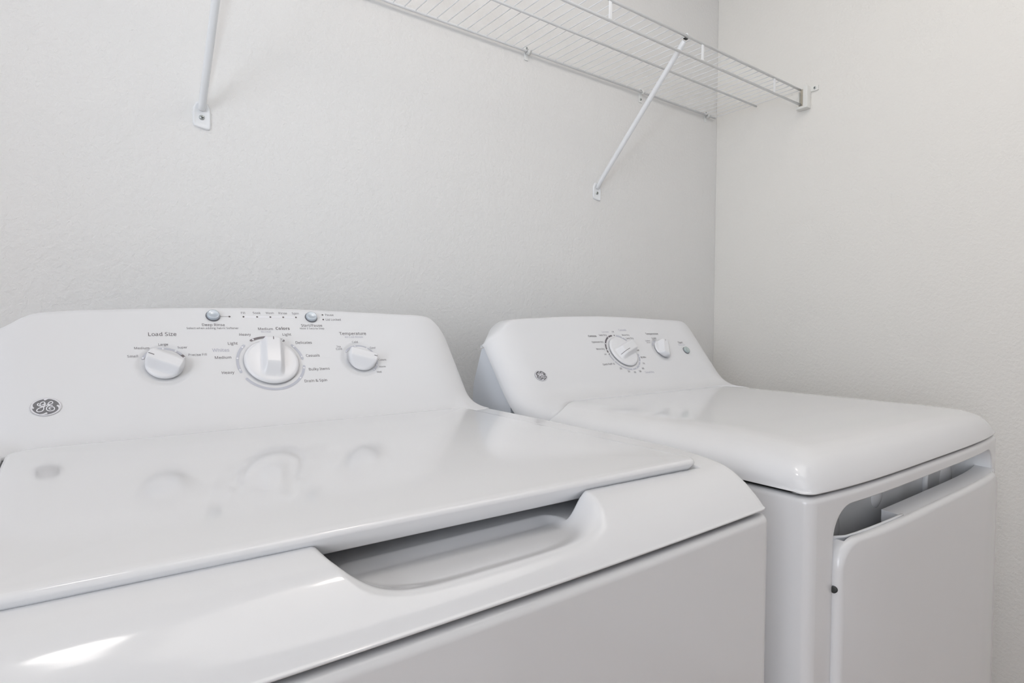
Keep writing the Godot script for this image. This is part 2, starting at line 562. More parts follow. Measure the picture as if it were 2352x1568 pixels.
# the sheet-metal back of the console, set in a little from its ends
func back_cover(root: Node3D, cx: float):
	var st := st_new()
	var x0 := cx - HALF + 0.006
	var x1 := cx + HALF - 0.006
	var side := [[0.872, 0.300], [0.93, 0.292], [0.975, 0.256], [1.012, 0.222], [1.020, 0.206], [1.018, 0.1956], [0.944, 0.1655], [0.872, 0.1600]]
	var rows := []
	for x in [x0, x1]:
		var r := PackedVector3Array()
		for p in side: r.append(Vector3(x, p[0], p[1]))
		rows.append(r)
	st.set_smooth_group(-1)
	skin(st, rows, true)
	for k in 2:
		var r: PackedVector3Array = rows[k]
		for i in range(1, r.size() - 1):
			if k == 1: tri(st, r[0], r[i], r[i + 1])
			else: tri(st, r[0], r[i + 1], r[i])
	obj("back_cover", done(st), M.cover, root)

# flat disc or ring strip printed or set on the face
func arc_strip(st: SurfaceTool, cx: float, c: Vector2, r0: float, r1: float, a0: float, a1: float, n: float):
	var k := int(max(4, abs(a1 - a0) / 3.0))
	var rm := (r0 + r1) * 0.5
	var hw := (r1 - r0) * 0.5
	var inn := PackedVector3Array()
	var out := PackedVector3Array()
	# rounded ends
	for e in range(-4, k + 5):
		var a: float
		var w := hw
		if e < 0:
			var t := PI / 2 * (-e) / 4.0
			a = deg_to_rad(a0) - sign(a1 - a0) * hw * sin(t) / rm
			w = hw * cos(t)
		elif e > k:
			var t := PI / 2 * (e - k) / 4.0
			a = deg_to_rad(a1) + sign(a1 - a0) * hw * sin(t) / rm
			w = hw * cos(t)
		else:
			a = deg_to_rad(lerp(a0, a1, float(e) / k))
		inn.append(fp(cx + c.x + (rm - w) * cos(a), c.y + (rm - w) * sin(a), n))
		out.append(fp(cx + c.x + (rm + w) * cos(a), c.y + (rm + w) * sin(a), n))
	skin(st, [inn, out], false, a1 < a0)

func disc(st: SurfaceTool, cx: float, c: Vector2, rx: float, ry: float, n: float, h := 0.0002):
	var rows := []
	var ce := fp(cx + c.x, c.y, n)
	for p in [[1.0, -h], [1.0, 0.0], [0.0, 0.0]]:
		rows.append(ring(ce + f_n() * p[1], Vector3.RIGHT, f_up(), max(rx * p[0], 1e-5), max(ry * p[0], 1e-5), 28))
	st.set_smooth_group(-1)
	skin(st, rows, true)

func arcs(con: Node3D, cx: float, c: Vector2, r0: float, r1: float, list: Array, dots: Array, rd: float, n: float):
	for a in list:
		var st := st_new()
		arc_strip(st, cx, c, r0, r1, a[0], a[1], n)
		obj("dial_mark", done(st), M.arc_dark if a[2] == 1 else M.arc, con)
	for d in dots:
		var st := st_new()
		var rr := (r0 + r1) * 0.5
		disc(st, cx, c + Vector2(cos(deg_to_rad(d)), sin(deg_to_rad(d))) * rr, rd, rd, n + 0.0003)
		obj("dial_dot", done(st), M.dot, con)

func lettering(con: Node3D, cx: float, table: Array):
	var f := SystemFont.new()
	f.font_names = PackedStringArray(["Droid Sans"])
	var fb := SystemFont.new()
	fb.font_names = PackedStringArray(["Droid Sans"])
	fb.font_weight = 700
	for t in table:
		var tm := TextMesh.new()
		tm.text = t[0]
		tm.font = fb if t[4] == 3 else f
		tm.font_size = 32
		tm.pixel_size = 0.01
		tm.depth = 0.004
		tm.curve_step = 2.0
		tm.horizontal_alignment = HORIZONTAL_ALIGNMENT_CENTER
		tm.vertical_alignment = VERTICAL_ALIGNMENT_CENTER
		var w: float = tm.get_aabb().size.x
		var k: float = t[3] / max(w, 0.001)
		var o := MeshInstance3D.new()
		o.name = "lettering"
		o.mesh = tm
		o.material_override = [M.ink, M.ink_light, M.ink_pale, M.ink_bold][t[4]]
		con.add_child(o, true)
		var b := Basis(Vector3.RIGHT * k, f_up() * k, f_n() * k)
		o.transform = Transform3D(b, fp(cx + t[1], t[2], 0.00025) - world_pos(con))

func emblem(root: Node3D, cx: float):
	var c := Vector2(-0.2637, 0.056)
	var rx := 0.0153
	var ry := 0.0127
	var st := st_new()
	disc(st, cx, c, rx, ry, 0.0008, 0.0012)
	var e := obj("emblem", done(st), M.badge_rim, root)
	st = st_new()
	disc(st, cx, c, rx * 0.955, ry * 0.955, 0.0010)
	obj("emblem_field", done(st), M.silver, e)
	st = st_new()
	disc(st, cx, c, rx * 0.86, ry * 0.86, 0.0012)
	obj("emblem_field", done(st), M.badge, e)
	for k in EMBLEM.size():
		st = st_new()
		var q: Array = EMBLEM[k]
		var cv := Curve2D.new()
		var n := q.size() / 2
		for i in n:
			var p := Vector2(q[2 * i] * rx, q[2 * i + 1] * ry)
			var pa := Vector2(q[2 * max(i - 1, 0)] * rx, q[2 * max(i - 1, 0) + 1] * ry)
			var pb := Vector2(q[2 * min(i + 1, n - 1)] * rx, q[2 * min(i + 1, n - 1) + 1] * ry)
			var tn := (pb - pa) / 6.0
			cv.add_point(p, -tn, tn)
		cv.bake_interval = 0.0004
		var pts := cv.get_baked_points()
		var lo := PackedVector3Array()
		var hi := PackedVector3Array()
		for i in pts.size():
			var d := (pts[min(i + 1, pts.size() - 1)] - pts[max(i - 1, 0)]).normalized()
			var w := 0.00052
			var u: float = float(i) / max(1, pts.size() - 1)
			if k >= 4: w = 0.0011 * (1.0 - u) * smooth(0.0, 0.12, u) + 0.0002
			elif u < 0.06: w *= 1.25
			var o := Vector2(-d.y, d.x) * w
			var a := c + pts[i] + o
			var b := c + pts[i] - o
			lo.append(fp(cx + a.x, a.y, 0.0013 + 0.00003 * k))
			hi.append(fp(cx + b.x, b.y, 0.0013 + 0.00003 * k))
		skin(st, [lo, hi], false)
		obj("emblem_stroke", done(st), M.silver, e)

# control knob: a round disc with a finger grip across it
# grip: axis angle, from a0 to a1 along the axis, half width of its crest, foot width, height
func knob(root: Node3D, cx: float, c: Vector2, r: float, hb: float, g: Dictionary, base_n: float) -> MeshInstance3D:
	var st := st_new()
	var ax := deg_to_rad(g.angle)
	var u := Vector2(cos(ax), sin(ax))
	var v := Vector2(-u.y, u.x)
	var top := func(q: Vector2) -> Vector3:
		var rr := q.length() / r
		var h := hb
		var ed := clampf((rr - 0.86) / 0.14, 0, 1)
		h -= 0.0035 * (1 - sqrt(max(0.0, 1 - ed * ed)))
		var a := q.dot(u)
		var w := q.dot(v)
		var wide: float = g.half
		var k: float = 1.0 - smooth(wide, wide + g.slope_p if w > 0 else wide + g.slope_n, abs(w))
		k *= smooth(g.a0, g.a0 + g.end0, a)
		k *= 1.0 - smooth(g.a1 - g.end1, g.a1, a) * g.get("cut", 1.0)
		h += g.high * k * lerp(1.0, float(g.tilt), clampf((a - g.a0) / (g.a1 - g.a0), 0, 1))
		return fp(cx + c.x + q.x, c.y + q.y, base_n + h)
	var nr := 64
	var na := 144
	var rows := []
	for j in nr + 1:
		var row := PackedVector3Array()
		for i in na:
			var a := TAU * i / na
			var rr := r * (1.0 - float(j) / nr)
			row.append(top.call(Vector2(cos(a), sin(a)) * max(rr, 1e-5)))
		rows.append(row)
	# skirt down to just above the panel
	var sk := PackedVector3Array()
	var sk2 := PackedVector3Array()
	for i in na:
		var a := TAU * i / na
		sk.append(fp(cx + c.x + r * 1.01 * cos(a), c.y + r * 1.01 * sin(a), base_n + 0.0032))
		sk2.append(fp(cx + c.x + r * 0.9 * cos(a), c.y + r * 0.9 * sin(a), base_n + 0.0028))
	rows.push_front(sk)
	rows.push_front(sk2)
	skin(st, rows, true)
	var k := obj("knob", done(st), M.knob, root)
	# shaft in the gap behind the disc
	st = st_new()
	lathe(st, fp(cx + c.x, c.y, base_n - 0.001), Vector3.RIGHT, f_up(), f_n(), [[r * 0.8, 0], [r * 0.8, 0.004], [0, 0.004]], 32)
	obj("knob_shaft", done(st), M.arc_dark, k)
	# dark crest line: a pointer, on the dryer dial a painted light edge
	st = st_new()
	var lo := PackedVector3Array()
	var hi := PackedVector3Array()
	for i in 13:
		var q: Vector2 = u * lerp(float(g.p0), float(g.p1), i / 12.0) + v * g.get("pv", 0.0)
		lo.append(top.call(q - v * 0.0005) + f_n() * 0.0003)
		hi.append(top.call(q + v * 0.0005) + f_n() * 0.0003)
	skin(st, [hi, lo], false)
	obj("crest_line", done(st), M.ink_bold, k)
	return k

func push_button(root: Node3D, cx: float, c: Vector2, r: float, m: Material):
	var st := st_new()
	var pr := [[r * 1.12, 0.0001], [r * 1.12, 0.0012], [r * 1.02, 0.0014]]
	lathe(st, fp(cx + c.x, c.y), Vector3.RIGHT, f_up(), f_n(), pr, 36)
	var b := obj("button_collar", done(st), M.badge, root)
	st = st_new()
	var pp := [[r, 0.0]]
	for k in 8:
		var a := PI / 2 * k / 7.0
		pp.append([r - 0.0022 + 0.0022 * cos(a), 0.0038 + 0.0022 * sin(a)])
	pp.append([r * 0.6, 0.0056])
	pp.append([r * 0.25, 0.0052])
	pp.append([0, 0.0051])
	lathe(st, fp(cx + c.x, c.y), Vector3.RIGHT, f_up(), f_n(), pp, 36)
	obj("push_button", done(st), m, root)

func leds(root: Node3D, cx: float, list: Array, r := 0.0014):
	for c in list:
		var st := st_new()
		disc(st, cx, c, r, r, 0.0004)
		obj("indicator_light", done(st), M.led, root)

# top panel of a machine as a height field over columns x and rows of offset from the front
func top_panel(root: Node3D, xs: Array, offs: Array, front: Callable, height: Callable, y_bot: float, m: Material) -> MeshInstance3D:
	var rows := []
	var x0: float = xs[0]
	var x1: float = xs[xs.size() - 1]
	for o in offs:
		var row := PackedVector3Array()
		row.append(Vector3(x0 + 0.004, y_bot, front.call(x0) - max(o, 0.0)))
		row.append(Vector3(x0, y_bot + 0.001, front.call(x0) - o))
		for x in xs:
			var z: float = front.call(x) - o
			row.append(Vector3(x, max(height.call(x, z, o), y_bot + 0.0015), z))
		row.append(Vector3(x1, y_bot + 0.001, front.call(x1) - o))
		row.append(Vector3(x1 - 0.004, y_bot, front.call(x1) - max(o, 0.0)))
		rows.append(row)
	var last: PackedVector3Array = rows[rows.size() - 1]
	for q in [[0.0, y_bot], [0.006, y_bot - 0.0002]]:
		var row := PackedVector3Array()
		for i in last.size():
			var p := last[i]
			if i < 2 or i > last.size() - 3: row.append(p)
			else: row.append(Vector3(p.x, q[1], p.z - q[0]))
		rows.append(row)
	var st := st_new()
	skin(st, rows, false, true)
	return obj("top_panel", done(st), m, root)

# outline path of a cabinet: left side, front, right side, each [point, outward normal]
func cab_path(xl: float, xr: float, zb: float, front: Callable, n := 60) -> Array:
	var pts := []
	for k in 6: pts.append(Vector2(xl, lerp(zb, front.call(xl) - 0.002, k / 6.0)))
	for k in n + 1:
		var t := float(k) / n
		var e := 0.5 - 0.5 * cos(PI * t)
		pts.append(Vector2(lerp(xl, xr, lerp(t, e, 0.85)), 0))
		var q: Vector2 = pts[pts.size() - 1]
		pts[pts.size() - 1] = Vector2(q.x, front.call(q.x))
	for k in 6: pts.append(Vector2(xr, lerp(front.call(xr) - 0.002, zb, (k + 1) / 6.0)))
	var res := []
	for i in pts.size():
		var d: Vector2 = (pts[min(i + 1, pts.size() - 1)] - pts[max(i - 1, 0)]).normalized()
		res.append([pts[i], Vector2(-d.y, d.x)])
	return res

func cabinet_rows(path: Array, y0: float, y1: float, r: float) -> Array:
	var rows := []
	var lev := [[y0, 0.0], [y1 - r, 0.0]]
	for k in range(1, 7):
		var a := PI / 2 * k / 6.0
		lev.append([y1 - r + r * sin(a), r * (1 - cos(a))])
	lev.append([y1 - 0.001, r + 0.03])
	for l in lev:
		var row := PackedVector3Array()
		for p in path:
			var q: Vector2 = p[0] - p[1] * l[1]
			row.append(Vector3(q.x, l[0], q.y))
		rows.append(row)
	return rows

func feet(root: Node3D, xl: float, xr: float, zb: float, zf: float):
	for x in [xl + 0.06, xr - 0.06]:
		for z in [zb + 0.07, zf - 0.08]:
			var st := st_new()
			lathe(st, Vector3(x, 0, z), Vector3.RIGHT, Vector3.FORWARD, Vector3.UP, [[0, 0], [0.02, 0], [0.022, 0.006], [0.018, 0.012], [0.008, 0.014], [0.008, 0.045], [0, 0.045]], 20)
			obj("foot", done(st), M.slot, root)

# ---- washing machine
const WX := 0.243
func w_front(x: float) -> float:
	var t := clampf((x - WX) / HALF, -1, 1)
	var e: float = HALF - abs(x - WX)
	var z := 0.8695 + 0.0062 * (1 - t * t)
	if e < 0.012:
		z -= 0.012 - sqrt(max(0.0, 0.012 * 0.012 - pow(0.012 - e, 2)))
	return z
const W_PROF := [[0.0, 0.8785], [0.003, 0.8815], [0.007, 0.8860], [0.014, 0.8925], [0.021, 0.8985], [0.0285, 0.9037], [0.037, 0.9090], [0.047, 0.9134], [0.060, 0.9163], [0.078, 0.9187], [0.098, 0.9203], [0.125, 0.9217], [0.16, 0.9222], [0.8, 0.9222]]

func w_height(x: float, z: float, o: float) -> float:
	var y := spl(W_PROF, o)
	# hand scoop in the bullnose: a shallow floor that runs back under the lid
	var t: float = abs(x - 0.2555) / 0.1250
	if t < 1.0 and z > 0.74:
		var f := 1.0 - pow(t, 4)
		if z > 0.80: f -= pow((z - 0.80) / 0.082, 2)
		if f > 0.0:
			var fl: float = lerp(0.8882, 0.8925, clampf((z - 0.795) / 0.065, 0, 1))
			fl += 0.008 * (1.0 - smooth(0.772, 0.797, z))
			var k := 0.007
			var h := clampf(0.5 + 0.5 * (fl - y) / k, 0.0, 1.0)
			var low: float = lerp(fl, y, h) - k * h * (1.0 - h)
			y = lerp(y, low, smooth(0.0, 0.72, f))
	# well that the lid lies in
	var w := 0.0
	var zl := 0.804 + 0.010 * (x - WX) / 0.3
	if x > -0.0575 and x < 0.5445 and z > 0.325 and z < zl:
		w = min(min(x + 0.0575, 0.5445 - x), min(z - 0.325, zl - z))
		y = min(y, lerp(y, 0.893, smooth(0.0, 0.003, w)))
	# rounded side edges
	var e: float = HALF - abs(x - WX)
	if e < 0.006:
		y -= 0.006 - sqrt(max(0.0, 0.000036 - pow(0.006 - e, 2)))
	return y

# foot of the console: behind the lid it stops at the lid's rear edge
func w_foot(x: float, e: float, back: float) -> Vector2:
	var k := smooth(-0.058, -0.052, x) * (1.0 - smooth(0.5415, 0.549, x))
	return Vector2(lerp(0.3735, 0.3415, k) - back * 0.6, 0.9226 - 0.002 * k)

func washer():
	var root := thing("washing_machine", "white top loading washing machine with a closed lid and a large central dial", "washing machine", Vector3(WX, 0, 0.52))
	var xl := WX - HALF
	var xr := WX + HALF
	# cabinet
	var st := st_new()
	var path := cab_path(xl + 0.001, xr - 0.001, 0.17, func(x): return w_front(x) + 0.0024)
	skin(st, cabinet_rows(path, 0.03, 0.8722, 0.0075))
	obj("cabinet", done(st), M.cabinet, root)
	st = st_new()
	rbox(st, Vector3(WX, 0.45, 0.167), Basis.IDENTITY, Vector3(HALF - 0.002, 0.42, 0.003), 0.001)
	obj("back_panel", done(st), M.cover, root)
	obj("seam_shade", box_mesh(Vector3(xl + 0.012, 0.866, 0.18), Vector3(xr - 0.012, 0.8790, 0.8555), 0.002), M.gap, root)  # dark box standing in for the shade inside the seam
	# top with bullnose and hand scoop
	var xs := []
	for e in [0.0, 0.0004, 0.0012, 0.0025, 0.0042, 0.006]: xs.append(xl + e)
	var x := xl + 0.01
	while x < xr - 0.008:
		xs.append(x)
		var fine: bool = (x > 0.115 and x < 0.395) or abs(x + 0.0575) < 0.01 or abs(x - 0.5445) < 0.01
		x += 0.0018 if fine else 0.006
	for e in [0.006, 0.0042, 0.0025, 0.0012, 0.0004, 0.0]: xs.append(xr - e)
	var offs := []
	var o := 0.7
	while o > 0.545:
		offs.append(o)
		o -= 0.02
	while o > 0.53:
		offs.append(o)
		o -= 0.002
	while o > 0.15:
		offs.append(o)
		o -= 0.02
	while o > 0.0:
		offs.append(o)
		o -= 0.0013
	offs.append(0.0)
	top_panel(root, xs, offs, w_front, w_height, 0.8775, M.enamel)
	# lid
	st = st_new()
	lid_mesh(st)
	obj("lid", done(st), M.lid, root)
	for hx in [-0.052, 0.538]:
		st = st_new()
		tube(st, [Vector3(hx - 0.006, 0.9165, 0.338), Vector3(hx + 0.006, 0.9165, 0.338)], 0.005)
		obj("lid_hinge", done(st), M.gap, root)
	# console
	var kd := Vector2(0.0062, 0.1102)
	var kl := Vector2(-0.1348, 0.1122)
	var kt := Vector2(0.1497, 0.1112)
	var con := console(root, WX, 0.0, w_foot, [[kl.x, kl.y, 0.0335, 0.0021], [kt.x, kt.y, 0.0335, 0.0021], [kd.x, kd.y, 0.0535, 0.0007]])
	back_cover(root, WX)
	lettering(con, WX, W_TEXT)
	arcs(con, WX, kd, 0.0458, 0.0498, [[119, 59, 1], [41, 7, 0], [-11, -145, 0], [-162, -223, 0]], [115, 91, 61, 37, 11, -15, -39, -166, 169, 142], 0.00145, -0.0003)
	arcs(con, WX, kl, 0.0262, 0.0296, [[153, 40, 0], [34, 26, 1]], [153, 121, 90, 57, 25], 0.0014, -0.0012)
	arcs(con, WX, kt, 0.0258, 0.0290, [[143, -53, 0]], [143, 99, 55, 12, -28, -52], 0.0012, -0.0012)
	knob(root, WX, kd, 0.0395, 0.0065, {"angle": 82.0, "a0": -0.030, "a1": 0.0405, "end0": 0.022, "end1": 0.004, "half": 0.0092, "slope_p": 0.0075, "slope_n": 0.0085, "high": 0.0125, "tilt": 0.92, "cut": 0.25, "p0": 0.031, "p1": 0.0375}, -0.0007)
	knob(root, WX, kl, 0.0238, 0.0055, {"angle": 152.0, "a0": -0.03, "a1": 0.03, "end0": 0.010, "end1": 0.004, "half": 0.0058, "slope_p": 0.010, "slope_n": 0.0165, "high": 0.0125, "tilt": 1.0, "cut": 0.3, "p0": 0.0145, "p1": 0.0222, "pv": 0.001}, -0.0014)
	knob(root, WX, kt, 0.0238, 0.0055, {"angle": -20.0, "a0": -0.03, "a1": 0.03, "end0": 0.010, "end1": 0.004, "half": 0.0058, "slope_p": 0.010, "slope_n": 0.0165, "high": 0.0125, "tilt": 1.0, "cut": 0.3, "p0": 0.0165, "p1": 0.0222, "pv": 0.001}, -0.0014)
	push_button(root, WX, Vector2(-0.0645, 0.1985), 0.0090, M.button)
	push_button(root, WX, Vector2(0.0838, 0.1975), 0.0090, M.button)
	leds(root, WX, [Vector2(-0.0414, 0.1978), Vector2(-0.0213, 0.1977), Vector2(-0.0012, 0.1977), Vector2(0.0188, 0.1976), Vector2(0.0388, 0.1975), Vector2(0.059, 0.1975), Vector2(0.1043, 0.2035), Vector2(0.1033, 0.1935)])
	st = st_new()
	rbox(st, fp(WX - 0.0487, 0.1979, 0.0002), Basis(Vector3.RIGHT, f_up(), f_n()), Vector3(0.007, 0.00018, 0.00012), 0.00005)
	obj("printed_line", done(st), M.ink_light, con)
	st = st_new()
	rbox(st, fp(WX + 0.019, 0.1976, 0.0001), Basis(Vector3.RIGHT, f_up(), f_n()), Vector3(0.040, 0.0013, 0.0001), 0.00005)
	obj("printed_line", done(st), M.dot, con)
	emblem(root, WX)
	feet(root, xl, xr, 0.17, 0.86)

# flat lid with rounded edges; the front edge follows the bullnose
func lid_mesh(st: SurfaceTool):
	var xl := -0.0545
	var xr := 0.5415
	var zb := 0.3435
	var ol := []
	var corner := func(cx: float, cz: float, r: float, a0: float):
		for k in 9:
			var a := a0 + PI / 2 * k / 8.0
			ol.append([Vector2(cx + r * cos(a), cz + r * sin(a)), Vector2(cos(a), sin(a))])
	var zf := func(x: float): return 0.8075 + 0.010 * (x - WX) / 0.3
	corner.call(xr - 0.016, zf.call(xr) - 0.016, 0.016, 0.0)
	for k in range(1, 24):
		var x: float = lerp(xr - 0.016, xl + 0.016, k / 24.0)
		ol.append([Vector2(x, zf.call(x)), Vector2(0, 1)])
	corner.call(xl + 0.016, zf.call(xl) - 0.016, 0.016, PI / 2)
	corner.call(xl + 0.032, zb + 0.032, 0.032, PI)
	for k in range(1, 12):
		ol.append([Vector2(lerp(xl + 0.032, xr - 0.012, k / 12.0), zb), Vector2(0, -1)])
	corner.call(xr - 0.012, zb + 0.012, 0.012, PI * 1.5)
	var rows := []
	var r := 0.0045
	var lev := [[0.9065, 0.024], [0.9065, 0.0138], [0.9074, 0.0122], [0.9090, 0.0108]]
	for k in 7:
		var a := PI / 2 * k / 6.0
		lev.append([0.9268 - r + r * sin(a), r * (1 - cos(a))])
	lev.append([0.9270, 0.012])
	for l in lev:
		var row := PackedVector3Array()
		for p in ol:
			var q: Vector2 = p[0] - p[1] * l[1]
			row.append(Vector3(q.x, l[0], q.y))
		rows.append(row)
	var cc := Vector3(WX, 0.9270, 0.57)
	for f in [0.6, 0.25, 0.0001]:
		var row := PackedVector3Array()
		for p in rows[lev.size() - 1]: row.append(cc + (Vector3(p.x, 0.9270, p.z) - cc) * f)
		rows.append(row)
	var bc := PackedVector3Array()
	for p in rows[0]: bc.append(Vector3(WX, 0.9065, 0.57) + (p - Vector3(WX, 0.9065, 0.57)) * 0.001)
	rows.push_front(bc)
	skin(st, rows, true, true)

# ---- dryer
const DX := 1.017
func d_front(x: float) -> float:
	var t := clampf(abs(x - DX) / HALF, 0, 1)
	var e: float = HALF - abs(x - DX)
	var z := 0.8690 + 0.0135 * (1 - pow(t, 4))
	if e < 0.014:
		z -= 0.014 - sqrt(max(0.0, 0.000196 - pow(0.014 - e, 2)))
	return z
const D_FRONT := [[0.0, 0.047], [0.003, 0.037], [0.008, 0.0275], [0.014, 0.0195], [0.022, 0.0130], [0.032, 0.0085], [0.045, 0.0050], [0.065, 0.0026], [0.10, 0.0010], [0.16, 0.0], [0.9, 0.0]]
const D_SIDE := [[0.0, 0.047], [0.0015, 0.038], [0.005, 0.0295], [0.011, 0.0215], [0.020, 0.0150], [0.032, 0.0098], [0.046, 0.0058], [0.062, 0.0026], [0.080, 0.0008], [0.10, 0.0], [0.9, 0.0]]

func d_height(x: float, z: float, o: float) -> float:
	var e: float = HALF - abs(x - DX)
	var a := spl(D_FRONT, o)
	var b := spl(D_SIDE, e)
	var d := pow(pow(max(a, 0.0), 2.2) + pow(max(b, 0.0), 2.2), 1.0 / 2.2)
	return 0.9222 - min(d, 0.047)

# at the dryer's ends the console foot follows the rounded top panel down
func d_foot(x: float, e: float, back: float) -> Vector2:
	var z: float = 0.3735 + 0.055 * (1.0 - smooth(0.0, 0.10, e)) - back
	return Vector2(z, d_height(x, z, d_front(x) - z) + 0.0019 - 0.004 * (1.0 - smooth(0.0, 0.01, e)))

func dryer():
	var root := thing("clothes_dryer", "white front loading clothes dryer standing in the corner right of the washing machine", "dryer", Vector3(DX, 0, 0.52))
	var xl := DX - HALF
	var xr := DX + HALF
	dryer_cabinet(root, xl, xr)
	obj("seam_shade", box_mesh(Vector3(xl + 0.012, 0.866, 0.18), Vector3(xr - 0.012, 0.882, 0.853), 0.002), M.gap, root)  # painted dark as the shadow in the slit under the top
	st_back(root, xl, xr)
	# top
	var xs := []
	for e in [0.0, 0.0005, 0.0012, 0.0025, 0.004, 0.006, 0.009, 0.012, 0.016, 0.02, 0.026, 0.032, 0.04, 0.048, 0.056, 0.064, 0.074, 0.086, 0.1]: xs.append(xl + e)
	for k in range(1, 30): xs.append(lerp(xl + 0.1, xr - 0.1, k / 30.0))
	for e in [0.1, 0.086, 0.074, 0.064, 0.056, 0.048, 0.04, 0.032, 0.026, 0.02, 0.016, 0.012, 0.009, 0.006, 0.004, 0.0025, 0.0012, 0.0005, 0.0]: xs.append(xr - e)
	var offs := []
	for k in 16: offs.append(lerp(0.56, 0.17, k / 15.0))
	for k in range(1, 14): offs.append(lerp(0.17, 0.05, k / 13.0))
	for k in range(1, 26): offs.append(lerp(0.05, 0.0, k / 25.0))
	top_panel(root, xs, offs, d_front, d_height, 0.8755, M.enamel)
	var kd := Vector2(0.0062, 0.1060)
	var kt := Vector2(0.1480, 0.1090)
	var con := console(root, DX, 0.0045, d_foot, [[kt.x, kt.y, 0.0335, 0.0021], [kd.x, kd.y, 0.0535, 0.0007]])
	back_cover(root, DX)
	lettering(con, DX, D_TEXT)
	arcs(con, DX, kd, 0.0458, 0.0498, [[99, 178, 1], [79, 45, 0], [-171, -134, 0], [-129, -112, 0], [-107, -10, 0]], [116, 149, 171, 59, -151, -89, -71, -53, -37, -17], 0.00145, -0.0003)
	for a in [88.0, -175.0]:
		var s2 := st_new()
		disc(s2, DX, kd + Vector2(cos(deg_to_rad(a)), sin(deg_to_rad(a))) * 0.0478, 0.0015, 0.0015, 0.0003)
		obj("dial_dot", done(s2), M.arc_dark, con)
	arcs(con, DX, kt, 0.0258, 0.0290, [[150, 105, 0]], [128], 0.0013, -0.0012)
	knob(root, DX, kd, 0.0395, 0.0065, {"angle": 20.0, "a0": -0.030, "a1": 0.0405, "end0": 0.022, "end1": 0.004, "half": 0.0092, "slope_p": 0.0075, "slope_n": 0.0085, "high": 0.0125, "tilt": 0.92, "cut": 0.25, "p0": -0.024, "p1": 0.006, "pv": -0.004}, -0.0007)  # its dark crest line paints an edge of light and shade
	knob(root, DX, kt, 0.0238, 0.0055, {"angle": 60.0, "a0": -0.03, "a1": 0.03, "end0": 0.010, "end1": 0.004, "half": 0.0058, "slope_p": 0.010, "slope_n": 0.0165, "high": 0.0125, "tilt": 1.0, "cut": 0.3, "p0": 0.0165, "p1": 0.0222, "pv": 0.001}, -0.0014)
	push_button(root, DX, Vector2(0.2368, 0.1035), 0.0090, M.button_dryer)
	emblem(root, DX)
	feet(root, xl, xr, 0.17, 0.86)

func st_back(root: Node3D, xl: float, xr: float):
	var st := st_new()
	rbox(st, Vector3(DX, 0.45, 0.167), Basis.IDENTITY, Vector3(HALF - 0.002, 0.42, 0.003), 0.001)
	obj("back_panel", done(st), M.cover, root)

# rounded opening in the dryer front
func opening(xa: float, xb: float, ya: float, yb: float, r: float, n: int) -> Array:
	var pts := []
	var add := func(cx: float, cy: float, a0: float):
		for k in n + 1:
			var a := a0 + PI / 2 * k / n
			pts.append(Vector2(cx + r * cos(a), cy + r * sin(a)))
	add.call(xb - r, yb - r, 0.0)
	for k in range(1, 24): pts.append(Vector2(lerp(xb - r, xa + r, k / 24.0), yb))
	add.call(xa + r, yb - r, PI / 2)
	for k in range(1, 12): pts.append(Vector2(xa, lerp(yb - r, ya + r, k / 12.0)))
	add.call(xa + r, ya + r, PI)
	for k in range(1, 24): pts.append(Vector2(lerp(xa + r, xb - r, k / 24.0), ya))
	add.call(xb - r, ya + r, PI * 1.5)
	for k in range(1, 12): pts.append(Vector2(xb, lerp(ya + r, yb - r, k / 12.0)))
	return pts

const DO_XL := 0.7175
const DO_XR := 1.3165
const DO_YT := 0.8560
const DO_YB := 0.2000

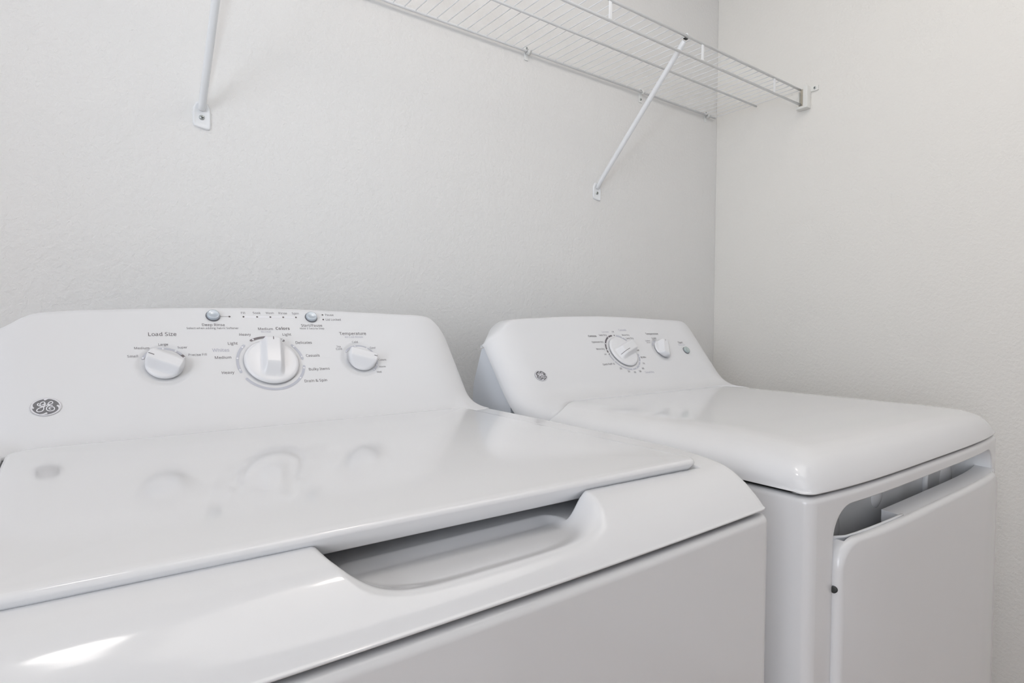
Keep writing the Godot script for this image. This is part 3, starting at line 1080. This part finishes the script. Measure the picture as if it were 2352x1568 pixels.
func dryer_cabinet(root: Node3D, xl: float, xr: float):
	var ff := func(x: float): return d_front(x) + 0.0010
	var st := st_new()
	var path := cab_path(xl + 0.001, xr - 0.001, 0.17, ff)
	# sides and rolled top edge; the front itself is the framed face below
	var keep := []
	for p in path: keep.append(p)
	var rows := cabinet_rows(keep, 0.03, 0.8715, 0.007)
	# lower rows of the front are left to the frame: split the path in sides and front
	var side_l := []
	var side_r := []
	for p in path:
		if p[0].x < xl + 0.016: side_l.append(p)
		if p[0].x > xr - 0.016: side_r.append(p)
	skin(st, cabinet_rows(side_l, 0.03, 0.8715, 0.007))
	skin(st, cabinet_rows(side_r, 0.03, 0.8715, 0.007))
	var mid := []
	for p in path:
		if p[0].x >= xl + 0.0125 and p[0].x <= xr - 0.0125 and p[0].y > 0.8: mid.append(p)
	rows = cabinet_rows(mid, 0.8600, 0.8715, 0.007)
	skin(st, rows)
	var xa: float = mid[0][0].x
	var xb: float = mid[mid.size() - 1][0].x
	# framed face
	var inn := opening(DO_XL, DO_XR, DO_YB, DO_YT, 0.040, 10)
	var cen := Vector2((DO_XL + DO_XR) * 0.5, (DO_YB + DO_YT) * 0.5)
	var out := []
	for p in inn:
		var q := Vector2(p)
		# push to the outer rectangle
		var d: Vector2 = q - cen
		var hx := (xb - xa) * 0.5
		var fx := ((xb if d.x > 0 else xa) - cen.x) / d.x if abs(d.x) > 1e-6 else 1e9
		var fy := ((0.8600 if d.y > 0 else 0.03) - cen.y) / d.y if abs(d.y) > 1e-6 else 1e9
		out.append(cen + d * min(fx, fy))
	for q in [Vector2(xa, 0.86), Vector2(xb, 0.86), Vector2(xa, 0.03), Vector2(xb, 0.03)]:
		var best := 0
		for i in out.size():
			if out[i].distance_to(q) < out[best].distance_to(q): best = i
		out[best] = q
	var fr := []
	for j in 7:
		var row := PackedVector3Array()
		for i in inn.size():
			var q: Vector2 = out[i].lerp(inn[i], j / 6.0)
			row.append(Vector3(q.x, q.y, ff.call(q.x)))
		fr.append(row)
	# soft edge and walls of the recess
	for l in [[0.0006, 0.0002], [0.0014, 0.0008], [0.002, 0.002]]:
		var row := PackedVector3Array()
		for i in inn.size():
			var d: Vector2 = (cen - inn[i]).normalized()
			var q: Vector2 = inn[i] + d * l[0]
			row.append(Vector3(q.x, q.y, ff.call(q.x) - l[1]))
		fr.append(row)
	skin(st, fr, true)
	obj("cabinet", done(st), M.cabinet, root)
	# recess behind the door
	st = st_new()
	var rc := []
	var dep := 0.044
	for l in [[0.002, 0.002], [0.004, 0.026], [0.008, 0.037], [0.018, dep]]:
		var row := PackedVector3Array()
		for i in inn.size():
			var d := Vector2(clampf((cen.x - inn[i].x) / 0.05, -1, 1), clampf((cen.y - inn[i].y) / 0.05, -1, 1))
			if d.length() > 1: d = d.normalized()
			var q: Vector2 = inn[i] + d * l[0]
			row.append(Vector3(q.x, q.y, ff.call(q.x) - l[1]))
		rc.append(row)
	for f in [0.7, 0.4, 0.001]:
		var row := PackedVector3Array()
		for p in rc[3]:
			var q: Vector2 = cen + (Vector2(p.x, p.y) - cen) * f
			row.append(Vector3(q.x, q.y, d_front(q.x) - dep))
		rc.append(row)
	skin(st, rc, true)
	obj("door_recess", done(st), M.recess, root)
	# a rib, and low bumps shaped after round gloss reflections, inside the recess
	st = st_new()
	rbox(st, Vector3(1.105, 0.812, 0.842), Basis.IDENTITY, Vector3(0.004, 0.032, 0.004), 0.003)
	obj("recess_rib", done(st), M.cabinet, root)
	for bx in [[0.79, 0.800, 0.036], [0.93, 0.826, 0.020], [1.21, 0.806, 0.034]]:
		st = st_new()
		var pr := []
		for k in 9:
			var a := PI / 2 * k / 8.0
			pr.append([bx[2] * cos(a), 0.006 * sin(a)])
		lathe(st, Vector3(bx[0], bx[1], d_front(bx[0]) - 0.0455), Vector3.RIGHT, Vector3.UP, Vector3.BACK, pr, 36)
		obj("gloss_bump", done(st), M.cabinet, root)
	dryer_door(root)

func door_z(x: float) -> float:
	var t := clampf(abs(x - (DO_XL + DO_XR) * 0.5) / 0.3, 0, 1)
	return d_front(x) + 0.0135 - 0.004 * pow(t, 6)

func dryer_door(root: Node3D):
	var xa := DO_XL + 0.0015
	var xb := DO_XR - 0.0015
	var yt := 0.8165
	var yb := DO_YB + 0.004
	var ol := opening(xa, xb, yb, yt, 0.034, 10)
	var cen := Vector2((xa + xb) * 0.5, (ya_mid(yb, yt)))
	var r := 0.008
	var rows := []
	var lev := [[0.0, 0.048], [0.0, r]]
	for k in range(1, 8):
		var a := PI / 2 * k / 7.0
		lev.append([r * (1 - cos(a)), r * (1 - sin(a))])
	for l in lev:
		var row := PackedVector3Array()
		for p in ol:
			var d := Vector2(clampf((cen.x - p.x) / 0.26, -1, 1), clampf((cen.y - p.y) / 0.27, -1, 1))
			d = Vector2(sign(d.x) * pow(abs(d.x), 6), sign(d.y) * pow(abs(d.y), 6))
			if d.length() > 1: d = d.normalized()
			var q: Vector2 = p + d * l[0]
			row.append(Vector3(q.x, q.y, door_z(q.x) - l[1]))
		rows.append(row)
	var lastr: PackedVector3Array = rows[rows.size() - 1]
	for f in [0.9, 0.8, 0.65, 0.5, 0.3, 0.001]:
		var row := PackedVector3Array()
		for p in lastr:
			var q: Vector2 = cen + (Vector2(p.x, p.y) - cen) * f
			row.append(Vector3(q.x, q.y, door_z(q.x)))
		rows.append(row)
	var st := st_new()
	# leave out the top wall between the corners: the shell is hollow there
	skin(st, rows.slice(2), true)
	var sides := [rows[0], rows[1], rows[2]]
	for j in 2:
		var a: PackedVector3Array = sides[j]
		var b: PackedVector3Array = sides[j + 1]
		for i in a.size():
			var k := (i + 1) % a.size()
			if j == 0 and a[i].y > 0.795 and a[k].y > 0.795 and a[i].x > 0.742: continue
			quad(st, a[i], a[k], b[k], b[i])
	var door := obj("door", done(st), M.cabinet, root)
	# solid grip ledge along the right part of the top edge
	st = st_new()
	var lx0 := 0.888
	var lx1 := 1.314
	var top_b := PackedVector3Array()
	var top_f := PackedVector3Array()
	var bot_b := PackedVector3Array()
	var bot_f := PackedVector3Array()
	for k in 25:
		var x: float = lerp(lx0, lx1, k / 24.0)
		top_b.append(Vector3(x, 0.8185, door_z(x) - 0.034))
		top_f.append(Vector3(x, 0.8160, door_z(x) - 0.006))
		bot_b.append(Vector3(x, 0.770, door_z(x) - 0.034))
		bot_f.append(Vector3(x, 0.770, door_z(x) - 0.006))
	st.set_smooth_group(-1)
	skin(st, [bot_b, top_b, top_f, bot_f], false, true)
	quad(st, top_b[0], bot_b[0], bot_f[0], top_f[0])
	obj("grip_ledge", done(st), M.plastic, door)
	# thin inner lip left of the ledge, curling down at the corner
	st = st_new()
	var lip := []
	lip.append(Vector3(0.7265, 0.8165, door_z(0.73) - 0.030))
	lip.append(Vector3(0.733, 0.8148, door_z(0.733) - 0.020))
	lip.append(Vector3(0.748, 0.8152, door_z(0.748) - 0.0125))
	lip.append(Vector3(0.765, 0.8163, door_z(0.765) - 0.0105))
	for k in 8:
		var x: float = lerp(0.785, 0.892, k / 7.0)
		lip.append(Vector3(x, 0.8168, door_z(x) - 0.0100))
	tube(st, lip, 0.0019, 8)
	obj("inner_lip", done(st), M.plastic, door)
	st = st_new()
	var pa := PackedVector3Array()
	var pb := PackedVector3Array()
	for p in lip:
		pa.append(p)
		pb.append(p + Vector3(0, -0.05, 0))
	skin(st, [pb, pa], false)
	obj("inner_wall", done(st), M.plastic, door)
	# dark hinge screw on the left edge
	st = st_new()
	lathe(st, Vector3(DO_XL + 0.0005, 0.7590, 0.8775), Vector3.UP, Vector3.BACK, Vector3.LEFT, [[0.0042, -0.002], [0.0042, 0.0008], [0.0025, 0.0014], [0, 0.0014]], 16)
	obj("hinge_screw", done(st), M.slot, door)

func ya_mid(a: float, b: float) -> float: return (a + b) * 0.5

# ------------------------------------------------------------------ shelf
func shelf():
	var xe := 1.7375
	var xs := -0.60
	var root := thing("wire_shelf", "long white wire shelf running along the back wall into the corner", "shelf", Vector3((xs + xe) * 0.5, 1.755, 0.15))
	var bars := [
		["back_rail", 1.7553, 0.0085, 0.0030, xs, xe - 0.001],
		["middle_rail", 1.7515, 0.1575, 0.0030, xs, xe - 0.003],
		["front_rail", 1.7620, 0.2930, 0.0033, xs, xe + 0.004],
		["front_rail", 1.7185, 0.2935, 0.0033, xs, xe + 0.004]]
	for b in bars:
		var st := st_new()
		tube(st, [Vector3(b[4], b[1], b[2]), Vector3(b[5], b[1], b[2])], b[3], 12)
		obj(b[0], done(st), M.wire, root)
	# cross wires, one mesh shared by all
	var st := st_new()
	tube(st, [Vector3(0, 1.7548, 0.0080), Vector3(0, 1.7570, 0.0125), Vector3(0, 1.7572, 0.02), Vector3(0, 1.7580, 0.2915)], 0.0012, 8)
	var wm := done(st)
	var k := 0
	while true:
		var x := 1.7325 - 0.02702 * k
		if x < xs + 0.01: break
		var o := obj("wire", wm, M.wire, root)
		o.position += Vector3(x, 0, 0)
		k += 1
	for x in [1.5985, 1.2664, 0.9406, 0.615, 0.289, -0.037, -0.363]:
		st = st_new()
		rbox(st, Vector3(x, 1.7402, 0.2932), Basis.IDENTITY, Vector3(0.0046, 0.0215, 0.0011), 0.0008)
		obj("strap", done(st), M.wire, root)
	brace(0.2004, "thick white diagonal shelf brace above the washing machine, leaving the picture at the top")
	brace(1.1962, "white diagonal shelf brace above the dryer, fixed to the wall by one screw")
	wall_clip(0.9422, "white plastic wall clip holding the back rail midway along the shelf")
	wall_clip(1.6951, "white plastic wall clip holding the back rail nearest the corner")
	double_clip(1.3737)
	end_bracket()

func screw_head(parent: Node3D, at: Vector3, n: Vector3, r: float):
	var u := n.cross(Vector3.UP).normalized()
	if abs(n.y) > 0.9: u = Vector3.RIGHT
	var v := u.cross(n).normalized()
	var st := st_new()
	lathe(st, at, u, v, n, [[r, 0], [r * 0.95, r * 0.28], [r * 0.7, r * 0.5], [r * 0.35, r * 0.58], [0, r * 0.6]], 20)
	var s := obj("screw", done(st), M.screw, parent)
	var b := Basis(u, v, n)
	st = st_new()
	rbox(st, at + n * r * 0.56, b, Vector3(r * 0.62, r * 0.12, r * 0.06), r * 0.02)
	rbox(st, at + n * r * 0.56, b, Vector3(r * 0.12, r * 0.62, r * 0.06), r * 0.02)
	obj("screw_slot", done(st), M.slot, s)

func brace(x: float, label: String):
	var root := thing("shelf_brace", label, "shelf brace", Vector3(x, 1.4365, 0), "diagonal shelf braces")
	var r := 0.0066
	var st := st_new()
	# tube flattening into its foot plate
	var rows := []
	var path := [[1.4478, 0.0034, 0.0005, 0.0005], [1.4483, 0.0038, 0.0040, 0.0016], [1.4500, 0.0052, 0.0062, 0.0032], [1.4560, 0.0085, 0.0066, 0.0050], [1.4660, 0.0150, r, r], [1.7425, 0.2852, r, r], [1.7495, 0.2903, r * 0.85, r * 0.85]]
	var dir := Vector3(0, 0.276, 0.2715).normalized()
	var up := Vector3(0, dir.z, -dir.y)
	for p in path:
		rows.append(ring(Vector3(x, p[0], p[1]), Vector3.RIGHT, up, p[2], p[3], 20))
	skin(st, rows, true)
	obj("tube", done(st), M.wire, root)
	# foot plate
	st = st_new()
	rows = []
	var outl := [[-0.0075, 0.0265], [-0.0100, 0.0235], [-0.0132, 0.0165], [-0.0142, 0.0085], [-0.0142, -0.0125], [-0.0125, -0.0172], [-0.004, -0.0200], [0.008, -0.0218], [0.0125, -0.0212], [0.0142, -0.018], [0.0142, 0.0085], [0.0132, 0.0165], [0.0100, 0.0235], [0.0075, 0.0265]]
	for l in [[0.0, 1.0], [0.0020, 1.0], [0.0034, 0.94], [0.0038, 0.86], [0.0026, 0.70], [0.0022, 0.55], [0.0022, 0.001]]:
		var row := PackedVector3Array()
		for q in outl: row.append(Vector3(x + q[0] * l[1], 1.4375 + q[1] * l[1], l[0]))
		rows.append(row)
	skin(st, rows, true)
	obj("foot_plate", done(st), M.wire, root)
	screw_head(root, Vector3(x, 1.4365, 0.0022), Vector3.BACK, 0.0046)
	# hook over the front rail
	st = st_new()
	var hk := []
	for k in 9:
		var a := deg_to_rad(215.0) - deg_to_rad(220.0) * k / 8.0
		hk.append(Vector3(x + 0.0045, 1.7620 + 0.0050 * sin(a), 0.2930 + 0.0050 * cos(a)))
	tube(st, hk, 0.0014, 8)
	obj("hook", done(st), M.wire, root)
	st = st_new()
	rbox(st, Vector3(x + 0.0030, 1.7548, 0.2925), Basis.IDENTITY, Vector3(0.0052, 0.0012, 0.0034), 0.0006)
	obj("hook_shade", done(st), M.slot, root)  # dark block painted as the shade below the front rail

func wall_clip(x: float, label: String):
	var root := thing("wall_clip", label, "wall clip", Vector3(x, 1.745, 0), "plastic wall clips")
	var st := st_new()
	# cup under the rail
	var rows := []
	for l in [[-0.0050, 0.0], [-0.0055, 0.002], [0.0055, 0.002], [0.0050, 0.0]]:
		var row := PackedVector3Array()
		var g: float = l[1]
		for k in 13:
			var a := PI + PI * k / 12.0
			row.append(Vector3(x + l[0], 1.7553 + (0.0068 + g * 0.3) * sin(a), 0.0085 + (0.0068 + g * 0.3) * cos(a)))
		row.append(Vector3(x + l[0], 1.7575, 0.0153))
		row.append(Vector3(x + l[0], 1.7575, 0.0125))
		for k in 13:
			var a := TAU - PI * k / 12.0
			row.append(Vector3(x + l[0], 1.7553 + 0.0036 * sin(a), 0.0085 + 0.0036 * cos(a)))
		rows.append(row)
	skin(st, rows, true)
	for s in [0, 3]:
		var r: PackedVector3Array = rows[s]
		for i in 13:
			quad(st, r[i], r[i + 1], r[r.size() - 2 - i], r[r.size() - 1 - i])
	obj("clip_cup", done(st), M.clip, root)
	st = st_new()
	rbox(st, Vector3(x - 0.001, 1.7520, 0.0014), Basis.IDENTITY, Vector3(0.0062, 0.0165, 0.0014), 0.001)
	obj("clip_plate", done(st), M.clip, root)
	screw_head(root, Vector3(x - 0.001, 1.7655, 0.0028), Vector3.BACK, 0.0030)

func double_clip(x: float):
	var root := thing("double_wall_clip", "small metal wall clip with two screws holding the back rail above the dryer", "wall clip", Vector3(x, 1.747, 0))
	var st := st_new()
	rbox(st, Vector3(x, 1.7478, 0.0012), Basis.IDENTITY, Vector3(0.0068, 0.0205, 0.0012), 0.001)
	obj("clip_plate", done(st), M.clip, root)
	st = st_new()
	var pts := []
	for k in 9:
		var a := deg_to_rad(-150.0) + deg_to_rad(240.0) * k / 8.0
		pts.append(Vector3(x, 1.7553 + 0.0045 * sin(a), 0.0085 + 0.0045 * cos(a)))
	tube(st, pts, 0.0022, 8)
	obj("clip_hook", done(st), M.clip, root)
	screw_head(root, Vector3(x, 1.7615, 0.0024), Vector3.BACK, 0.0034)
	screw_head(root, Vector3(x, 1.7360, 0.0024), Vector3.BACK, 0.0038)

func end_bracket():
	var root := thing("end_bracket", "white plastic end bracket on the right wall carrying the front of the shelf", "bracket", Vector3(1.757, 1.73, 0.30))
	var x0 := 1.7345
	var x1 := 1.7585
	var st := st_new()
	# cup: bottom, front, back and wall plates, open to the left
	rbox(st, Vector3((x0 + x1) / 2, 1.7085, 0.300), Basis.IDENTITY, Vector3((x1 - x0) / 2, 0.0035, 0.0165), 0.0012)
	rbox(st, Vector3((x0 + x1) / 2 - 0.0004, 1.7368, 0.3104), Basis.IDENTITY, Vector3((x1 - x0) / 2, 0.0312, 0.0066), 0.0011)
	rbox(st, Vector3(x1 - 0.0062, 1.7333, 0.2848), Basis.IDENTITY, Vector3(0.0058, 0.0272, 0.0011), 0.0006)
	obj("bracket_cup", done(st), M.bracket, root)
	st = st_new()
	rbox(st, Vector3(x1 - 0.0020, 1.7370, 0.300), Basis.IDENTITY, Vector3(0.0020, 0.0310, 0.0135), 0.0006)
	obj("wall_plate", done(st), M.bracket_shaded, root)
	st = st_new()
	rbox(st, Vector3(x1 - 0.0022, 1.7600, 0.3260), Basis.IDENTITY, Vector3(0.0022, 0.0075, 0.0125), 0.0018)
	obj("screw_tab", done(st), M.bracket, root)
	screw_head(root, Vector3(x1 - 0.0044, 1.7605, 0.3290), Vector3.LEFT, 0.0042)
